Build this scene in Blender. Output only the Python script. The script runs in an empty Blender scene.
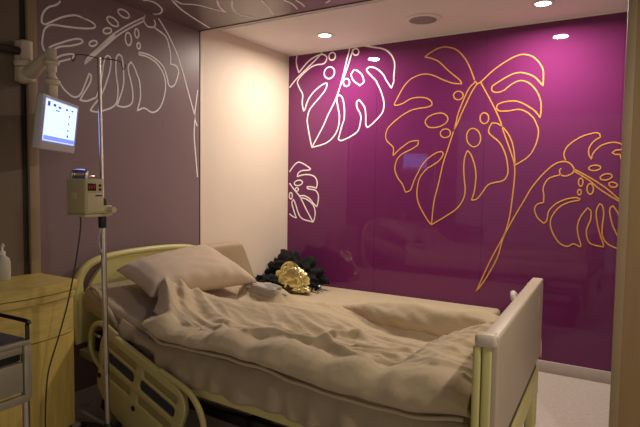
import bpy, bmesh, math, random
from mathutils import Vector, Matrix, noise
C = bpy.context.scene.collection
R = math.radians
random.seed(7)

# ------------------------------------------------------------------ helpers
def srgb(r, g, b):
    f = lambda c: (c/12.92 if c <= .04045 else ((c+.055)/1.055)**2.4)
    return (f(r/255), f(g/255), f(b/255), 1)

def mat(name, col, rough=.5, metal=0, var=.08, scale=6, bump=0, bscale=60, spec=.5, coat=0, stretch=None, trans=0, emit=None, estr=0, sheen=0):
    m = bpy.data.materials.new(name); m.use_nodes = True
    nt = m.node_tree; b = nt.nodes['Principled BSDF']
    b.inputs['Roughness'].default_value = rough
    b.inputs['Metallic'].default_value = metal
    b.inputs['Specular IOR Level'].default_value = spec
    b.inputs['Coat Weight'].default_value = coat
    b.inputs['Coat Roughness'].default_value = .03
    b.inputs['Transmission Weight'].default_value = trans
    b.inputs['Sheen Weight'].default_value = sheen
    tc = nt.nodes.new('ShaderNodeTexCoord'); mp = nt.nodes.new('ShaderNodeMapping')
    nt.links.new(tc.outputs['Object'], mp.inputs['Vector'])
    if stretch: mp.inputs['Scale'].default_value = stretch
    n = nt.nodes.new('ShaderNodeTexNoise'); n.inputs['Scale'].default_value = scale; n.inputs['Detail'].default_value = 5
    nt.links.new(mp.outputs['Vector'], n.inputs['Vector'])
    r = nt.nodes.new('ShaderNodeValToRGB')
    lo = tuple(c*(1-var) for c in col[:3])+(1,); hi = tuple(min(1, c*(1+var)) for c in col[:3])+(1,)
    r.color_ramp.elements[0].position = .3; r.color_ramp.elements[1].position = .7
    r.color_ramp.elements[0].color = lo; r.color_ramp.elements[1].color = hi
    nt.links.new(n.outputs['Fac'], r.inputs['Fac'])
    nt.links.new(r.outputs['Color'], b.inputs['Base Color'])
    if bump:
        n2 = nt.nodes.new('ShaderNodeTexNoise'); n2.inputs['Scale'].default_value = bscale; n2.inputs['Detail'].default_value = 6
        nt.links.new(mp.outputs['Vector'], n2.inputs['Vector'])
        bp = nt.nodes.new('ShaderNodeBump'); bp.inputs['Strength'].default_value = bump; bp.inputs['Distance'].default_value = .01
        nt.links.new(n2.outputs['Fac'], bp.inputs['Height']); nt.links.new(bp.outputs['Normal'], b.inputs['Normal'])
    if emit:
        b.inputs['Emission Color'].default_value = emit; b.inputs['Emission Strength'].default_value = estr
    return m

def tag(o, label=None, cat=None, group=None, kind=None):
    if label: o['label'] = label
    if cat: o['category'] = cat
    if group: o['group'] = group
    if kind: o['kind'] = kind
    return o

def empty(name, loc, rz=0, label=None, cat=None, group=None):
    o = bpy.data.objects.new(name, None); C.objects.link(o)
    o.location = loc; o.rotation_euler = (0, 0, rz); o.empty_display_size = .05
    return tag(o, label, cat, group)

def obj(name, bm, m, parent=None, smooth=True, auto=35, loc=None, rot=None):
    bmesh.ops.recalc_face_normals(bm, faces=bm.faces)
    me = bpy.data.meshes.new(name); bm.to_mesh(me); bm.free()
    me.materials.append(m)
    if smooth:
        for p in me.polygons: p.use_smooth = True
        try: me.set_sharp_from_angle(angle=R(auto))
        except Exception: pass
    o = bpy.data.objects.new(name, me); C.objects.link(o)
    if parent: o.parent = parent
    if loc: o.location = loc
    if rot: o.rotation_euler = rot
    return o

def struct(name, bm, m, **k):
    o = obj(name, bm, m, **k)
    if not k.get('parent'): o['kind'] = 'structure'
    return o

def new(): return bmesh.new()

def box(bm, x0, x1, y0, y1, z0, z1, bev=0, seg=2, M=None):
    r = bmesh.ops.create_cube(bm, size=1)
    vs = r['verts']
    for v in vs:
        v.co = Vector(((x0+x1)/2+v.co.x*(x1-x0), (y0+y1)/2+v.co.y*(y1-y0), (z0+z1)/2+v.co.z*(z1-z0)))
    if bev:
        es = list({e for v in vs for e in v.link_edges})
        r2 = bmesh.ops.bevel(bm, geom=es, offset=bev, segments=seg, profile=.5, affect='EDGES', clamp_overlap=True)
        vs = list({v for f in r2['faces'] for v in f.verts} | {v for v in vs if v.is_valid})
    if M:
        for v in vs: v.co = M @ v.co
    return bm

def spline(pts, sub=6, closed=False, corner=62):
    P = [Vector(p) for p in pts]; n = len(P); out = []
    def sharp(i):
        if not closed and i in (0, n-1): return True
        a = P[i]-P[i-1]; b = P[(i+1) % n]-P[i]
        return a.length > 1e-6 and b.length > 1e-6 and a.angle(b) > R(corner)
    rng = range(n if closed else n-1)
    for i in rng:
        p1 = P[i]; p2 = P[(i+1) % n]
        p0 = P[i-1] if (closed or i > 0) else p1
        p3 = P[(i+2) % n] if (closed or i+2 < n) else p2
        if sharp(i): p0 = p1-(p2-p1)*.3
        if sharp((i+1) % n): p3 = p2+(p2-p1)*.3
        for k in range(sub):
            t = k/sub
            out.append(.5*((2*p1)+(p2-p0)*t+(2*p0-5*p1+4*p2-p3)*t*t+(3*p1-p0-3*p2+p3)*t**3))
    if not closed: out.append(P[-1])
    return out

def tube(bm, pts, r, n=10, closed=False, cap=True, flat=1):
    P = [Vector(p) for p in pts]; N = len(P); rings = []
    up = None
    for i in range(N):
        if closed: t = (P[(i+1) % N]-P[i-1]).normalized()
        else: t = (P[min(i+1, N-1)]-P[max(i-1, 0)]).normalized()
        if up is None:
            up = Vector((0, 0, 1)) if abs(t.z) < .9 else Vector((1, 0, 0))
        a = (up-t*up.dot(t)).normalized(); b = t.cross(a); up = a
        rr = r[i] if isinstance(r, (list, tuple)) else r
        rings.append([bm.verts.new(P[i]+rr*(math.cos(2*math.pi*k/n)*a*flat+math.sin(2*math.pi*k/n)*b)) for k in range(n)])
    for i in range(N if closed else N-1):
        A = rings[i]; B = rings[(i+1) % N]
        for k in range(n): bm.faces.new((A[k], A[(k+1) % n], B[(k+1) % n], B[k]))
    if cap and not closed:
        bm.faces.new(rings[0][::-1]); bm.faces.new(rings[-1])
    return bm

def cyl(bm, a, b, r, n=16):
    return tube(bm, [a, b], r, n)

def lathe(bm, prof, cen=(0, 0, 0), n=28, M=None):
    rings = []
    for (r, z) in prof:
        ring = []
        for k in range(n):
            c = Vector((cen[0]+r*math.cos(2*math.pi*k/n), cen[1]+r*math.sin(2*math.pi*k/n), cen[2]+z))
            ring.append(bm.verts.new(M @ c if M else c))
        rings.append(ring)
    for A, B in zip(rings, rings[1:]):
        for k in range(n): bm.faces.new((A[k], A[(k+1) % n], B[(k+1) % n], B[k]))
    bm.faces.new(rings[0][::-1]); bm.faces.new(rings[-1])
    return bm

def plate(name, outlines, thick, bev, m, parent, M, res=8):
    """flat plate with holes: first outline is the rim, the others are holes; M maps (s, t, depth) to the thing"""
    cu = bpy.data.curves.new(name, 'CURVE'); cu.dimensions = '2D'; cu.fill_mode = 'BOTH'
    cu.extrude = thick/2-bev; cu.bevel_depth = bev; cu.bevel_resolution = 2; cu.offset = -bev
    for pts in outlines:
        sp = cu.splines.new('POLY'); sp.points.add(len(pts)-1); sp.use_cyclic_u = True
        for q, pt in zip(sp.points, pts): q.co = (pt[0], pt[1], 0, 1)
    t = bpy.data.objects.new(name, cu); C.objects.link(t)
    me = bpy.data.meshes.new_from_object(t.evaluated_get(bpy.context.evaluated_depsgraph_get()))
    bpy.data.objects.remove(t); bpy.data.curves.remove(cu)
    bm = new(); bm.from_mesh(me); bpy.data.meshes.remove(me)
    bmesh.ops.remove_doubles(bm, verts=bm.verts, dist=1e-5)
    for v in bm.verts: v.co = M @ v.co
    return obj(name, bm, m, parent, auto=40)

def rrect(s0, s1, t0, t1, r, n=6, skew=0):
    out = []
    for cx, cy, a0 in ((s1-r, t1-r, 0), (s0+r, t1-r, 90), (s0+r, t0+r, 180), (s1-r, t0+r, 270)):
        for k in range(n+1):
            a = R(a0+90*k/n); out.append((cx+r*math.cos(a)+skew*(cy+r*math.sin(a)), cy+r*math.sin(a)))
    return out

def ribbon(bm, pts2, w, closed, P, th=.002, taper=True):
    """a line of paint: pts2 on the wall, P(a, b, h) maps to 3D with h the height off the wall"""
    pts = spline([(a, b, 0) for a, b in pts2], 5, closed)
    N = len(pts); rows = []
    for i in range(N):
        t = (pts[(i+1) % N]-pts[i-1]) if closed else (pts[min(i+1, N-1)]-pts[max(i-1, 0)])
        if t.length < 1e-9: t = Vector((1, 0, 0))
        t.normalize(); nn = Vector((-t.y, t.x, 0))
        a = pts[i]+nn*w/2; b = pts[i]-nn*w/2; a2 = pts[i]+nn*w*.4; b2 = pts[i]-nn*w*.4
        rows.append([bm.verts.new(P(q.x, q.y, h)) for q, h in ((a, 0), (a2, th), (b2, th), (b, 0))])
    for i in range(N if closed else N-1):
        A = rows[i]; B = rows[(i+1) % N]
        for k in range(3): bm.faces.new((A[k], A[k+1], B[k+1], B[k]))
    return bm

def interp(x, tab):
    if x <= tab[0][0]: return tab[0][1]
    for (a, p), (b, q) in zip(tab, tab[1:]):
        if x <= b:
            t = (x-a)/(b-a); t = t*t*(3-2*t); return p+(q-p)*t
    return tab[-1][1]

def seg_dist(p, poly):
    best = (1e9, 0, 0); L = 0; tot = sum((b-a).length for a, b in zip(poly, poly[1:]))
    for a, b in zip(poly, poly[1:]):
        d = b-a; l = d.length; t = max(0, min(1, (p-a).dot(d)/(l*l)))
        q = a+d*t; e = p-q; ds = e.length
        if ds < best[0]:
            sgn = d.x*e.y-d.y*e.x
            best = (ds, (L+t*l)/tot, 1 if sgn > 0 else -1)
        L += l
    return best

LEAVES = {
 'white': [
  (0, [(0.084,2.39),(0.078,2.342),(0.087,2.293),(0.107,2.243),(0.155,2.29),(0.212,2.336),(0.278,2.365),(0.343,2.374),(0.38,2.356),(0.387,2.334),(0.372,2.304),(0.34,2.293),(0.288,2.293),(0.232,2.279),(0.175,2.245),(0.118,2.202),(0.098,2.176),(0.094,2.153),(0.119,2.102),(0.149,2.052),(0.145,1.979),(0.16,1.91),(0.175,1.925),(0.193,1.976),(0.226,2.03),(0.282,2.082),(0.347,2.12),(0.384,2.131),(0.393,2.12),(0.376,2.074),(0.321,2.015),(0.265,1.964),(0.218,1.91),(0.2,1.844),(0.201,1.804),(0.221,1.707),(0.249,1.593),(0.337,1.611),(0.411,1.637),(0.474,1.69),(0.509,1.759),(0.518,1.837),(0.511,1.886),(0.491,1.973),(0.495,2.011),(0.513,2.022),(0.535,2.008),(0.551,1.976),(0.563,1.914),(0.565,1.855),(0.561,1.814),(0.54,1.757),(0.51,1.654),(0.538,1.643),(0.573,1.654),(0.622,1.673),(0.693,1.718),(0.717,1.796),(0.714,1.852),(0.683,1.907),(0.678,1.953),(0.699,1.97),(0.725,1.942),(0.752,1.903),(0.762,1.844),(0.765,1.764),(0.783,1.743),(0.836,1.781),(0.895,1.837),(0.918,1.878),(0.921,1.937),(0.895,2.02),(0.86,2.089),(0.842,2.118),(0.775,2.185),(0.762,2.212),(0.791,2.224),(0.841,2.212),(0.883,2.182),(0.916,2.146),(0.933,2.115),(0.95,2.089),(0.983,2.043),(1.002,2.092),(1.001,2.124),(1.007,2.218),(0.994,2.27),(0.961,2.317),(0.904,2.356),(0.805,2.382),(0.741,2.399)]),
  (0, [(0.605,2.394),(0.576,2.291),(0.543,2.164),(0.486,2.004),(0.407,1.863),(0.353,1.758),(0.249,1.593)]),
  (0, [(0.635,2.387),(0.598,2.274),(0.548,2.148)]),
  (0, [(0.341,2.389),(0.288,2.344),(0.184,2.268),(0.078,2.189),(0.01,2.123)]),
  (1, [(0.469,2.338),(0.462,2.326),(0.451,2.318),(0.437,2.316),(0.423,2.321),(0.413,2.33),(0.408,2.344),(0.409,2.358),(0.416,2.37),(0.428,2.378),(0.442,2.379),(0.455,2.375),(0.465,2.365),(0.47,2.352)]),
  (1, [(0.46,2.196),(0.447,2.178),(0.428,2.168),(0.406,2.166),(0.385,2.175),(0.37,2.191),(0.364,2.212),(0.368,2.233),(0.381,2.251),(0.401,2.261),(0.423,2.262),(0.443,2.254),(0.458,2.238),(0.464,2.217)]),
  (1, [(0.689,2.356),(0.686,2.345),(0.679,2.336),(0.668,2.333),(0.655,2.334),(0.644,2.34),(0.636,2.35),(0.633,2.362),(0.636,2.373),(0.643,2.382),(0.654,2.386),(0.667,2.384),(0.678,2.378),(0.686,2.368)]),
  (1, [(0.608,2.118),(0.606,2.105),(0.598,2.094),(0.586,2.089),(0.573,2.09),(0.562,2.097),(0.553,2.109),(0.55,2.123),(0.553,2.136),(0.561,2.146),(0.572,2.151),(0.585,2.15),(0.597,2.143),(0.605,2.131)]),
  (1, [(0.646,2.216),(0.619,2.182),(0.643,2.131),(0.704,2.085),(0.743,2.111),(0.721,2.169),(0.679,2.206)]),
 ],
 'smallwhite': [
  (0, [(0.018,1.383),(0.065,1.438),(0.099,1.463),(0.129,1.466),(0.185,1.444),(0.241,1.408),(0.22,1.398),(0.152,1.394),(0.113,1.373),(0.101,1.34),(0.152,1.355),(0.22,1.359),(0.275,1.345),(0.3,1.317),(0.309,1.282),(0.301,1.243),(0.255,1.253),(0.205,1.254),(0.214,1.236),(0.264,1.23),(0.302,1.216),(0.323,1.174),(0.316,1.11),(0.308,1.082),(0.274,1.109),(0.232,1.151),(0.18,1.174),(0.138,1.173),(0.138,1.155),(0.198,1.146),(0.249,1.115),(0.279,1.081),(0.292,1.032),(0.285,0.981),(0.273,0.949),(0.218,0.957),(0.166,0.969),(0.131,0.996),(0.109,1.038),(0.087,1.096),(0.064,1.139),(0.047,1.109),(0.065,1.051),(0.097,0.976),(0.062,0.986),(0.023,1.009)]),
  (0, [(0.021,1.281),(0.067,1.229),(0.133,1.162),(0.199,1.056),(0.268,0.952)]),
  (1, [(0.156,1.296),(0.155,1.285),(0.146,1.275),(0.131,1.267),(0.112,1.262),(0.094,1.263),(0.08,1.268),(0.072,1.276),(0.073,1.287),(0.082,1.297),(0.098,1.305),(0.116,1.31),(0.134,1.309),(0.148,1.304)]),
  (1, [(0.116,1.229),(0.114,1.222),(0.109,1.217),(0.102,1.214),(0.094,1.214),(0.087,1.217),(0.082,1.222),(0.08,1.228),(0.082,1.235),(0.087,1.24),(0.094,1.243),(0.102,1.243),(0.109,1.24),(0.114,1.235)]),
  (1, [(0.052,1.171),(0.05,1.159),(0.046,1.149),(0.04,1.143),(0.032,1.143),(0.026,1.148),(0.021,1.158),(0.02,1.17),(0.021,1.183),(0.025,1.193),(0.032,1.198),(0.039,1.198),(0.045,1.193),(0.05,1.183)]),
 ],
 'gold': [
  (0, [(1.634,2.05),(1.594,2.152),(1.551,2.224),(1.494,2.282),(1.422,2.31),(1.357,2.308),(1.292,2.28),(1.253,2.256),(1.313,2.236),(1.367,2.206),(1.441,2.133),(1.52,2.064),(1.543,2.03),(1.479,2.039),(1.407,2.068),(1.334,2.106),(1.272,2.125),(1.212,2.123),(1.136,2.094),(1.076,2.029),(1.011,1.917),(1.024,1.905),(1.079,1.916),(1.147,1.948),(1.216,1.954),(1.277,1.943),(1.314,1.915),(1.318,1.887),(1.278,1.875),(1.203,1.869),(1.138,1.854),(1.05,1.806),(0.963,1.733),(0.942,1.667),(0.958,1.626),(1.004,1.584),(1.012,1.559),(1.009,1.511),(1.056,1.555),(1.087,1.579),(1.148,1.617),(1.217,1.626),(1.214,1.594),(1.198,1.581),(1.157,1.557),(1.088,1.525),(1.042,1.478),(1.027,1.404),(1.053,1.338),(1.094,1.287),(1.12,1.225),(1.162,1.244),(1.192,1.322),(1.216,1.369),(1.252,1.436),(1.304,1.491),(1.362,1.528),(1.404,1.538),(1.415,1.513),(1.38,1.464),(1.315,1.422),(1.291,1.408),(1.239,1.346),(1.22,1.276),(1.217,1.195),(1.241,1.119),(1.297,1.029),(1.337,0.98),(1.451,1.053),(1.533,1.114),(1.58,1.188),(1.59,1.261),(1.583,1.318),(1.575,1.411),(1.579,1.487),(1.598,1.541),(1.627,1.507),(1.657,1.424),(1.666,1.348),(1.658,1.246),(1.639,1.178),(1.676,1.187),(1.713,1.232),(1.751,1.288),(1.796,1.308),(1.844,1.318),(1.873,1.336),(1.89,1.378),(1.884,1.448),(1.867,1.515),(1.827,1.592),(1.755,1.657),(1.749,1.696),(1.768,1.734),(1.807,1.728),(1.853,1.692),(1.892,1.637),(1.917,1.575),(1.931,1.498),(1.935,1.44)]),
  (0, [(1.679,2.029),(1.749,1.903),(1.789,1.826),(1.825,1.746),(1.854,1.661),(1.912,1.506),(1.934,1.427),(1.936,1.333),(1.928,1.225),(1.917,1.105),(1.902,1.018),(1.875,0.929),(1.787,0.742),(1.692,0.503),(1.766,0.622),(1.837,0.772),(1.87,0.903),(1.922,1.025),(2.009,1.193),(2.052,1.275),(2.123,1.371),(2.194,1.438),(2.254,1.456),(2.295,1.437),(2.316,1.405)]),
  (0, [(1.688,2.038),(1.764,2.105),(1.853,2.161),(1.933,2.194),(1.99,2.191),(2.041,2.164),(2.081,2.115),(2.1,2.066),(2.102,1.97),(2.046,2.034),(1.987,2.065),(1.937,2.074),(1.878,2.06),(1.775,2.004),(1.759,1.983),(1.765,1.959),(1.8,1.948),(1.844,1.96),(1.895,1.998),(1.953,2.018),(2.011,1.996),(2.063,1.936),(2.09,1.868),(2.095,1.808),(2.091,1.756),(2.054,1.804),(1.995,1.848),(1.928,1.879),(1.855,1.879),(1.806,1.864),(1.796,1.837),(1.819,1.817),(1.879,1.814),(1.945,1.82),(1.996,1.803),(2.041,1.764),(2.061,1.732),(2.083,1.668),(2.075,1.593),(2.046,1.522),(2.007,1.478),(1.936,1.432)]),
  (0, [(1.638,2.032),(1.599,1.996),(1.56,1.916),(1.52,1.809),(1.502,1.725),(1.45,1.553),(1.417,1.446),(1.385,1.291),(1.354,1.157),(1.339,0.983)]),
  (0, [(1.688,2.038),(1.66,2.019),(1.634,2.043)]),
  (0, [(1.653,2.02),(1.614,1.96),(1.574,1.874),(1.542,1.803),(1.522,1.752),(1.489,1.684)]),
  (1, [(1.554,1.95),(1.553,1.936),(1.546,1.925),(1.533,1.917),(1.517,1.916),(1.502,1.92),(1.49,1.93),(1.484,1.943),(1.484,1.957),(1.492,1.968),(1.505,1.976),(1.521,1.977),(1.536,1.973),(1.548,1.963)]),
  (1, [(1.305,1.808),(1.348,1.823),(1.4,1.824),(1.436,1.801),(1.444,1.769),(1.416,1.739),(1.366,1.721),(1.307,1.721),(1.281,1.739),(1.268,1.763),(1.281,1.791)]),
  (1, [(1.467,1.678),(1.466,1.664),(1.458,1.651),(1.444,1.643),(1.427,1.641),(1.41,1.645),(1.397,1.654),(1.391,1.667),(1.391,1.682),(1.4,1.694),(1.414,1.703),(1.431,1.705),(1.448,1.701),(1.461,1.691)]),
  (1, [(1.744,1.769),(1.742,1.753),(1.734,1.74),(1.722,1.733),(1.708,1.733),(1.695,1.742),(1.686,1.755),(1.683,1.772),(1.685,1.789),(1.693,1.802),(1.706,1.809),(1.719,1.808),(1.732,1.8),(1.741,1.786)]),
  (1, [(1.69,1.64),(1.69,1.611),(1.68,1.586),(1.662,1.571),(1.64,1.568),(1.618,1.579),(1.6,1.6),(1.59,1.629),(1.59,1.658),(1.6,1.683),(1.618,1.698),(1.64,1.7),(1.663,1.689),(1.68,1.668)]),
 ],
 'goldside': [
  (0, [(2.261,1.463),(2.25,1.509),(2.275,1.563),(2.347,1.616),(2.424,1.64),(2.457,1.636),(2.463,1.612),(2.426,1.586),(2.401,1.544),(2.4,1.501),(2.416,1.469),(2.424,1.506),(2.465,1.554),(2.521,1.575),(2.567,1.572),(2.6,1.553)]),
  (0, [(2.6,1.53),(2.555,1.525),(2.535,1.51),(2.552,1.499),(2.579,1.499),(2.586,1.47),(2.603,1.469)]),
  (0, [(2.316,1.405),(2.307,1.378),(2.268,1.359),(2.237,1.366),(2.226,1.394),(2.237,1.412)]),
  (0, [(2.237,1.369),(2.166,1.344),(2.136,1.304),(2.127,1.263),(2.133,1.23),(2.133,1.176),(2.093,1.163),(2.077,1.127),(2.097,1.071),(2.14,1.033),(2.159,1.057),(2.169,1.119),(2.213,1.171),(2.273,1.203),(2.328,1.215),(2.356,1.21),(2.351,1.198),(2.294,1.184),(2.235,1.149),(2.191,1.086),(2.182,1.03),(2.2,0.969),(2.244,0.904),(2.295,0.886),(2.33,0.905),(2.37,0.888),(2.375,0.903),(2.357,0.962),(2.35,1.027),(2.367,1.089),(2.406,1.15),(2.426,1.129),(2.427,1.075),(2.409,1.02),(2.406,0.976),(2.423,0.923),(2.462,0.904),(2.508,0.898),(2.507,0.918),(2.488,0.97),(2.466,1.055),(2.458,1.13),(2.475,1.178),(2.492,1.166),(2.502,1.111),(2.496,1.025),(2.503,0.96),(2.538,0.915),(2.599,0.89)]),
  (0, [(2.597,0.956),(2.561,1.028),(2.54,1.102),(2.536,1.149),(2.553,1.168),(2.581,1.125),(2.597,1.073)]),
  (0, [(2.318,1.403),(2.416,1.346),(2.514,1.277),(2.596,1.199)]),
  (0, [(2.314,1.392),(2.407,1.332),(2.476,1.271),(2.59,1.195)]),
  (1, [(2.472,1.416),(2.47,1.408),(2.461,1.401),(2.448,1.396),(2.432,1.395),(2.418,1.397),(2.407,1.402),(2.403,1.409),(2.405,1.417),(2.414,1.424),(2.428,1.429),(2.444,1.43),(2.458,1.428),(2.468,1.423)]),
  (1, [(2.539,1.362),(2.538,1.353),(2.53,1.345),(2.518,1.338),(2.503,1.334),(2.489,1.334),(2.478,1.338),(2.473,1.346),(2.474,1.355),(2.482,1.364),(2.494,1.371),(2.509,1.374),(2.523,1.374),(2.534,1.37)]),
  (1, [(2.571,1.299),(2.568,1.293),(2.56,1.289),(2.55,1.288),(2.54,1.29),(2.531,1.295),(2.525,1.302),(2.524,1.31),(2.527,1.316),(2.535,1.32),(2.544,1.321),(2.555,1.318),(2.564,1.313),(2.57,1.306)]),
  (1, [(2.372,1.318),(2.371,1.307),(2.368,1.297),(2.363,1.292),(2.357,1.292),(2.351,1.297),(2.347,1.306),(2.345,1.318),(2.346,1.329),(2.349,1.339),(2.355,1.344),(2.361,1.344),(2.366,1.339),(2.371,1.33)]),
  (1, [(2.436,1.275),(2.434,1.26),(2.43,1.248),(2.422,1.241),(2.414,1.241),(2.406,1.248),(2.4,1.26),(2.398,1.274),(2.399,1.289),(2.404,1.301),(2.411,1.308),(2.42,1.308),(2.427,1.302),(2.433,1.29)]),
  (1, [(2.364,1.252),(2.363,1.244),(2.361,1.238),(2.356,1.234),(2.352,1.234),(2.347,1.237),(2.344,1.244),(2.342,1.251),(2.343,1.259),(2.346,1.266),(2.35,1.269),(2.355,1.269),(2.36,1.266),(2.363,1.26)]),
 ],
 'mauve': [
  (0, [(-2.173,2.244),(-2.178,2.232),(-2.2,2.213),(-2.237,2.193),(-2.263,2.164),(-2.276,2.132),(-2.277,2.103),(-2.259,2.099),(-2.228,2.118),(-2.174,2.154),(-2.119,2.181),(-2.074,2.193),(-2.028,2.188),(-2.038,2.188),(-1.997,2.185),(-1.967,2.175),(-1.958,2.164),(-1.973,2.15),(-2.021,2.136),(-2.052,2.13),(-2.087,2.124),(-2.153,2.115),(-2.212,2.108),(-2.244,2.093),(-2.265,2.066),(-2.275,2.018),(-2.276,1.987),(-2.262,1.954),(-2.23,1.99),(-2.176,2.021),(-2.121,2.049),(-2.076,2.067),(-2.047,2.068),(-2.039,2.058),(-2.065,2.041),(-2.116,2.02),(-2.166,2.006),(-2.204,1.986),(-2.225,1.959),(-2.234,1.933)]),
  (0, [(-2.21,1.926),(-2.178,1.952),(-2.134,1.971),(-2.1,1.978),(-2.094,1.969),(-2.112,1.953),(-2.151,1.935),(-2.194,1.917)]),
  (0, [(-2.219,1.881),(-2.211,1.851),(-2.189,1.817),(-2.155,1.777),(-2.104,1.747),(-2.062,1.763),(-2.029,1.829),(-2.003,1.891),(-1.99,1.884),(-1.996,1.844),(-2.041,1.771),(-2.063,1.734),(-2.02,1.735),(-1.979,1.754),(-1.959,1.766),(-1.939,1.82),(-1.918,1.901),(-1.911,1.95),(-1.895,2.002),(-1.876,2.017),(-1.859,2.004),(-1.86,1.96),(-1.873,1.909),(-1.906,1.82),(-1.936,1.766),(-1.98,1.712),(-1.999,1.684),(-1.954,1.681),(-1.908,1.696),(-1.849,1.723),(-1.818,1.762),(-1.811,1.844),(-1.822,1.914),(-1.824,1.972),(-1.817,2.023),(-1.8,2.04),(-1.78,2.025),(-1.771,1.976),(-1.769,1.927),(-1.774,1.85),(-1.818,1.734),(-1.763,1.734),(-1.712,1.761),(-1.702,1.82),(-1.717,1.901),(-1.732,1.945),(-1.733,1.984),(-1.713,2.013),(-1.687,1.981),(-1.669,1.945),(-1.65,1.902),(-1.644,1.811),(-1.669,1.721),(-1.615,1.745),(-1.547,1.726),(-1.485,1.767),(-1.445,1.863),(-1.445,1.96),(-1.5,2.034),(-1.575,2.066),(-1.655,2.069),(-1.648,2.084),(-1.561,2.081),(-1.468,2.04),(-1.428,1.975),(-1.413,1.923),(-1.388,1.911),(-1.355,1.938),(-1.326,2.018),(-1.346,2.057),(-1.396,2.06),(-1.396,2.127),(-1.419,2.207),(-1.451,2.238),(-1.532,2.265),(-1.521,2.288),(-1.532,2.312)]),
  (0, [(-1.604,2.319),(-1.613,2.285),(-1.584,2.257),(-1.532,2.265)]),
  (0, [(-1.497,2.33),(-1.446,2.281),(-1.398,2.226),(-1.32,2.105),(-1.217,1.857),(-1.185,1.778),(-1.173,1.724),(-1.179,1.613),(-1.164,1.474),(-1.146,1.32)]),
  (0, [(-1.143,1.929),(-1.159,1.844),(-1.173,1.759),(-1.167,1.718),(-1.149,1.678)]),
  (0, [(-1.606,2.309),(-1.727,2.232),(-1.809,2.171),(-1.854,2.134),(-1.929,2.057),(-2.008,1.979),(-2.03,1.939),(-1.992,1.974),(-1.91,2.053),(-1.809,2.147),(-1.718,2.215),(-1.613,2.283)]),
  (0, [(-1.827,2.146),(-1.93,2.049),(-2.015,1.958)]),
  (1, [(-1.725,2.277),(-1.735,2.269),(-1.75,2.266),(-1.768,2.266),(-1.785,2.271),(-1.798,2.278),(-1.804,2.288),(-1.802,2.297),(-1.793,2.304),(-1.778,2.308),(-1.76,2.308),(-1.743,2.304),(-1.73,2.296),(-1.723,2.286)]),
  (1, [(-1.805,2.205),(-1.815,2.199),(-1.83,2.197),(-1.848,2.199),(-1.864,2.206),(-1.876,2.215),(-1.881,2.225),(-1.879,2.234),(-1.869,2.241),(-1.855,2.243),(-1.837,2.241),(-1.821,2.234),(-1.808,2.225),(-1.803,2.214)]),
  (1, [(-1.852,2.168),(-1.853,2.16),(-1.86,2.152),(-1.871,2.145),(-1.884,2.141),(-1.896,2.139),(-1.904,2.142),(-1.908,2.148),(-1.906,2.155),(-1.9,2.163),(-1.889,2.17),(-1.876,2.175),(-1.864,2.176),(-1.855,2.174)]),
  (1, [(-1.95,2.077),(-1.95,2.07),(-1.955,2.062),(-1.964,2.055),(-1.975,2.049),(-1.986,2.047),(-1.994,2.048),(-1.999,2.052),(-1.999,2.059),(-1.994,2.067),(-1.985,2.074),(-1.974,2.08),(-1.963,2.082),(-1.954,2.081)]),
  (1, [(-1.709,2.152),(-1.709,2.135),(-1.714,2.121),(-1.722,2.111),(-1.732,2.108),(-1.741,2.112),(-1.749,2.123),(-1.753,2.138),(-1.753,2.155),(-1.748,2.169),(-1.741,2.179),(-1.731,2.183),(-1.721,2.178),(-1.713,2.167)]),
  (1, [(-1.653,2.199),(-1.653,2.187),(-1.656,2.177),(-1.662,2.17),(-1.668,2.167),(-1.675,2.171),(-1.68,2.178),(-1.683,2.189),(-1.683,2.201),(-1.68,2.212),(-1.675,2.219),(-1.668,2.221),(-1.661,2.218),(-1.656,2.21)]),
  (1, [(-1.641,2.126),(-1.642,2.117),(-1.644,2.11),(-1.649,2.105),(-1.655,2.103),(-1.661,2.105),(-1.665,2.11),(-1.667,2.118),(-1.667,2.126),(-1.664,2.133),(-1.659,2.138),(-1.654,2.14),(-1.648,2.138),(-1.644,2.133)]),
 ],
 'ceil': [
  (0, [(0.33,-1.681),(0.251,-1.531),(0.182,-1.331),(0.13,-1.152)]),
  (0, [(0.344,-1.673),(0.329,-1.606),(0.395,-1.55),(0.426,-1.455),(0.458,-1.355),(0.488,-1.449),(0.56,-1.553)]),
  (0, [(0.636,-1.511),(0.533,-1.376),(0.512,-1.273),(0.55,-1.192)]),
  (0, [(0.787,-1.428),(0.748,-1.308),(0.693,-1.184)]),
  (0, [(0.9,-1.366),(0.907,-1.292),(0.881,-1.195)]),
  (0, [(0.96,-1.333),(0.956,-1.266),(0.942,-1.211)]),
  (0, [(1.088,-1.207),(1.137,-1.235)]),
  (0, [(0.174,-1.757),(0.206,-1.733),(0.198,-1.673),(0.146,-1.588),(0.072,-1.537),(0.025,-1.551)]),
 ],
}

W1, W2, W3, WS, EXPO = 20, 20, 16, .33, 0.06

# ------------------------------------------------------------------ materials
Mt = {}
Mt['cream'] = mat('cream wall paint', srgb(224, 208, 190), .6, var=.02, scale=3, bump=.05, bscale=200)
Mt['ceil'] = mat('ceiling paint', srgb(234, 230, 224), .7, var=.02, scale=3)
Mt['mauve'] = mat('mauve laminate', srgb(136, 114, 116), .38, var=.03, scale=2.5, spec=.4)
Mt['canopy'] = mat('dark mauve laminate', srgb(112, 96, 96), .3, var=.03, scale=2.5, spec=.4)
Mt['purple'] = mat('purple back painted glass', srgb(109, 40, 92), .5, var=.02, scale=1.5, spec=.0, coat=1)
Mt['purple'].node_tree.nodes['Principled BSDF'].inputs['Coat IOR'].default_value = 1.47
Mt['brownwall'] = mat('brown wall laminate', srgb(112, 96, 76), .6, var=.06, scale=4, stretch=(1, 6, .4))
Mt['trim'] = mat('beige trim', srgb(158, 136, 104), .55, var=.04, scale=5)
Mt['darkgap'] = mat('dark shadow gap', srgb(48, 36, 30), .7)
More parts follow.
